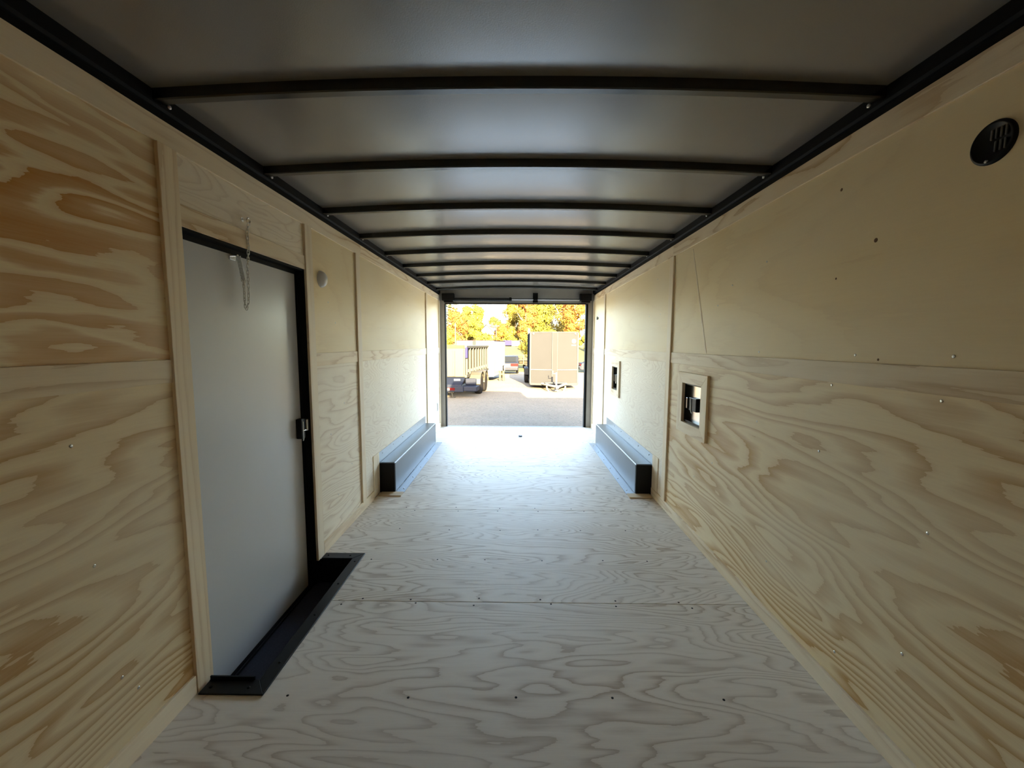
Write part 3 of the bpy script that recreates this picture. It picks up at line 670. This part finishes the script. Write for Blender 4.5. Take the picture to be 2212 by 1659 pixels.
# sign, shed, poles, house
sg = thing('roadside_sign', (-.75, 58, gz(58)), 'blue and white roadside sign on the grass bank', 'sign', None, False)
MB().box(-1.15, .05, -.04, .04, .15, .85).build('blue_board', M['blue_sign'], sg, bevel=.01); MB().box(.06, 1.15, -.04, .04, .05, .80).build('white_board', M['white_paint'], sg, bevel=.01)
for x in (-.9, .9): MB().box(x-.05, x+.05, .04, .12, -.2, .8).build('post', M['yellow_pole'], sg)
def pole(label, x, y, h, r, mat, arm=False):
    p = thing('utility_pole', (x, y, gz(y)-.1), label, 'pole', None, False)
    MB().tube([(0, 0, 0), (0, 0, h)], [r, r*.75], 10).build('pole', mat, p)
    MB().box(-.5 if arm else -r, .5 if arm else r, -.06, .06, h-.35, h-.22).build('crossarm', mat, p)
pole('pale yellow pole in front of the orange tree on the left', -7.4, 50, 3.55, .10, M['yellow_pole'])
pole('thin grey pole right of the white house', -3.15, 63.5, 3.4, .10, M['pale_grey'], True)
pole('white pole rising behind the left edge of the grey trailer', 1.32, 45, 3.6, .13, M['white_paint'])
hs = thing('white_house', (-7.9, 108, gz(108)), 'white gabled house with grey roof between the left and right trees', 'house', None, False, math.radians(-12))
MB().prism([(-2.2, 0), (2.2, 0), (2.2, 2.4), (0, 4.6), (-2.2, 2.4)], 0, 7, 'y').build('walls', M['white_paint'], hs)
for s in (-1, 1): MB().prism([(s*2.55, 2.15), (0, 4.72), (0, 4.95), (s*2.7, 2.25)][::s], -.3, 7.3, 'y').build('roof', M['pale_grey'], hs)
for x in (-.9, .9): MB().box(x-.3, x+.3, -.04, .02, 1.0, 2.0).build('window', M['glass_dark'], hs)
MB().box(.5, 1.0, 3, 3.5, 3.6, 5.4).build('chimney', M['rust'], hs)

def leaf_mat(name, cols, sc=.35):
    m, N, L, p = nt(name)
    tc = N.new('ShaderNodeTexCoord'); n = N.new('ShaderNodeTexNoise'); n.inputs['Scale'].default_value = sc; n.inputs['Detail'].default_value = 5; n.inputs['Roughness'].default_value = .75
    L.new(tc.outputs['Object'], n.inputs['Vector'])
    cr = N.new('ShaderNodeValToRGB'); L.new(n.outputs['Fac'], cr.inputs[0]); e = cr.color_ramp.elements
    e[0].position = .33; e[0].color = rgba(cols[0]); e[1].position = .67; e[1].color = rgba(cols[-1])
    for i, c in enumerate(cols[1:-1]): q = e.new(.33+.34*(i+1)/(len(cols)-1)); q.color = rgba(c)
    L.new(cr.outputs[0], p.inputs['Base Color']); p.inputs['Roughness'].default_value = .7; p.inputs['Specular IOR Level'].default_value = .05
    p.inputs['Transmission Weight'].default_value = 0
    return m
M['lf_yellow'] = leaf_mat('leaves_yellow_green', [(.020, .022, .004), (.046, .044, .007), (.030, .032, .006), (.048, .038, .008)])
M['lf_orange'] = leaf_mat('leaves_orange', [(.042, .015, .005), (.052, .030, .006), (.046, .018, .007), (.048, .036, .008)])
M['lf_gold'] = leaf_mat('leaves_gold', [(.046, .033, .006), (.030, .027, .006), (.050, .040, .007), (.042, .022, .006)])
M['lf_green'] = leaf_mat('leaves_green', [(.014, .018, .005), (.030, .031, .006), (.020, .023, .006), (.040, .036, .008)])
M['lf_pine'] = leaf_mat('needles', [(.022, .028, .016), (.034, .040, .022), (.026, .032, .018)])
M['bark'] = flat('bark', (.12, .09, .06), .9, 0, .2, .3, 5)
def tree(label, x, y, h, w, mat, n=2600, base=.12, name='autumn_tree', leaf=.17, seed=1, blobs=16):
    rn = random.Random(seed)
    t = thing(name, (x, y, gz(y)-.05), label, 'tree' if 'shrub' not in name else 'shrub', 'autumn trees beyond the yard' if 'shrub' not in name else 'shrubs on the bank', False)
    MB().tube([(0, 0, -.2), (.03*h*rn.uniform(-1, 1), 0, h*.4), (.04*h*rn.uniform(-1, 1), 0, h*.8)], [h*.022, h*.016, h*.006], 8).build('trunk', M['bark'], t)
    m = MB()
    for k in range(7):
        a = rn.uniform(0, 2*PI); z = h*rn.uniform(.2, .55); m.tube([(0, 0, z), (w*.35*math.cos(a), w*.35*math.sin(a), z+h*.22)], [h*.008, h*.003], 5)
    m.build('branches', M['bark'], t, kind='stuff')
    bl = []
    for k in range(blobs):
        zz = base+(1-base)*(k+.5)/blobs; rad = w*.5*math.sin(PI*min(1, .18+.80*((zz-base)/(1-base))))**.7
        a = rn.uniform(0, 2*PI); d = rad*rn.uniform(.25, .72)
        bl.append((d*math.cos(a), d*math.sin(a), h*zz*.94, w*rn.uniform(.17, .27)))
    m = MB()
    for i in range(int(n*3.2)):
        cx, cy, cz, r = bl[rn.randrange(len(bl))]
        d = Vector((rn.gauss(0, 1), rn.gauss(0, 1), rn.gauss(0, .85))).normalized()*r*rn.uniform(.55, 1.05)
        p = Vector((cx, cy, cz))+d
        if p.z < .05*h: p.z = .05*h+rn.random()*.3
        u = Vector((rn.gauss(0, 1), rn.gauss(0, 1), rn.gauss(0, 1))).normalized(); q = d.normalized()+u*.6; q.normalize()
        e1 = q.cross(u).normalized()*leaf*rn.uniform(.6, 1.2); e2 = q.cross(e1).normalized()*leaf*rn.uniform(.5, 1)
        m.add([p-e1, p-e2*.6, p+e1, p+e2*.6], [(0, 1, 2, 3)])
    m.build('foliage', mat, t, kind='stuff')
    return t
def conifer(label, x, y, h, w, seed=3):
    rn = random.Random(seed); t = thing('pine_tree', (x, y, gz(y)-.05), label, 'tree', 'autumn trees beyond the yard', False)
    MB().tube([(0, 0, 0), (0, 0, h)], [.22, .03], 8).build('trunk', M['bark'], t)
    m = MB()
    for k in range(34):
        z = h*(.30+.68*k/34); L_ = w*.5*(1.02-(z/h))/.72+.25
        for j in range(5):
            a = rn.uniform(0, 2*PI); d = Vector((math.cos(a), math.sin(a), -.12)); o = Vector((0, 0, z))
            for q in range(9):
                p = o+d*L_*(q+1)/9; s = .22
                e = Vector((-d.y, d.x, rn.uniform(-.4, .4)))*s*1.3; g = d*s+Vector((0, 0, rn.uniform(-.2, .1)))
                m.add([p-e, p-g*.5, p+e, p+g], [(0, 1, 2, 3)])
    m.build('foliage', M['lf_pine'], t, kind='stuff')
conifer('dark green pine at the far left behind the orange trees', -13.2, 80, 13.0, 6.0)
tree('orange tree at the left edge of the open doorway', -8.6, 58, 5.0, 3.6, M['lf_orange'], seed=11)
tree('orange-gold tree behind the pale yellow pole', -8.1, 67, 6.3, 3.6, M['lf_gold'], seed=12)
tree('rounded yellow-green tree left of the white house', -5.9, 62, 6.0, 3.2, M['lf_yellow'], seed=13)
tree('small green tree behind the roof of the white house', -6.2, 118, 7.2, 6, M['lf_green'], 1500, seed=14, leaf=.3)
tree('low orange tree right of the thin grey pole', -2.2, 66, 3.4, 3.0, M['lf_orange'], 1800, seed=15)
tree('tall gold tree at the left end of the right-hand woods', -.2, 72, 9.6, 5.0, M['lf_gold'], 3600, .08, seed=16, blobs=20)
tree('tall orange-red tree, second from the left in the right-hand woods', 1.30, 59, 8.9, 3.4, M['lf_orange'], 3600, .22, seed=17, blobs=20)
tree('yellow-green tree right behind the top of the grey trailer', 4.1, 63, 10.0, 5.4, M['lf_yellow'], 4200, .06, seed=18, blobs=22)
tree('gold tree rising above the nose of the grey trailer', 8.2, 73, 11.6, 5.0, M['lf_gold'], 4000, .08, seed=19, blobs=22)
tree('orange tree right of the nose of the grey trailer', 8.0, 60, 8.0, 4.4, M['lf_orange'], 3200, .10, seed=20, blobs=18)
tree('yellow tree beside the right doorway post', 11.6, 66, 10.9, 4.4, M['lf_yellow'], 4000, .05, seed=21, blobs=20)
tree('gold tree filling the gap behind the grey trailer', 5.9, 84, 11.5, 6.5, M['lf_gold'], 3600, .05, seed=33, blobs=20)
tree('green tree at the back of the right-hand woods', 2.4, 100, 13.0, 6.5, M['lf_green'], 3200, .05, seed=35, blobs=20)
tree('green-gold tree far right, mostly behind the doorway post', 15.4, 70, 11.5, 6.0, M['lf_green'], 3200, .05, seed=22, blobs=20)
for i, (x, y, h, w, k, lab) in enumerate([(-1.2, 60, 1.7, 2.6, 'lf_yellow', 'yellow shrub left of the blue sign'), (.9, 51.5, 2.0, 2.2, 'lf_gold', 'gold shrub just right of the white sign board'), (1.5, 47.5, 1.5, 2.0, 'lf_yellow', 'low yellow shrub beside the left edge of the grey trailer'),
                                          (-4.6, 57, 1.6, 3.6, 'lf_yellow', 'wide yellow shrub below the white house'), (8.3, 50, 2.2, 2.0, 'lf_yellow', 'yellow shrub right of the grey trailer'), (-8.9, 52, 2.4, 2.2, 'lf_yellow', 'low yellow shrub at the far left of the bank'), (-.7, 64, 3.0, 2.6, 'lf_gold', 'gold shrub behind the blue sign')]):
    tree(lab, x, y, h, w, M[k], 900, .05, 'shrub', .13, 40+i, 8)
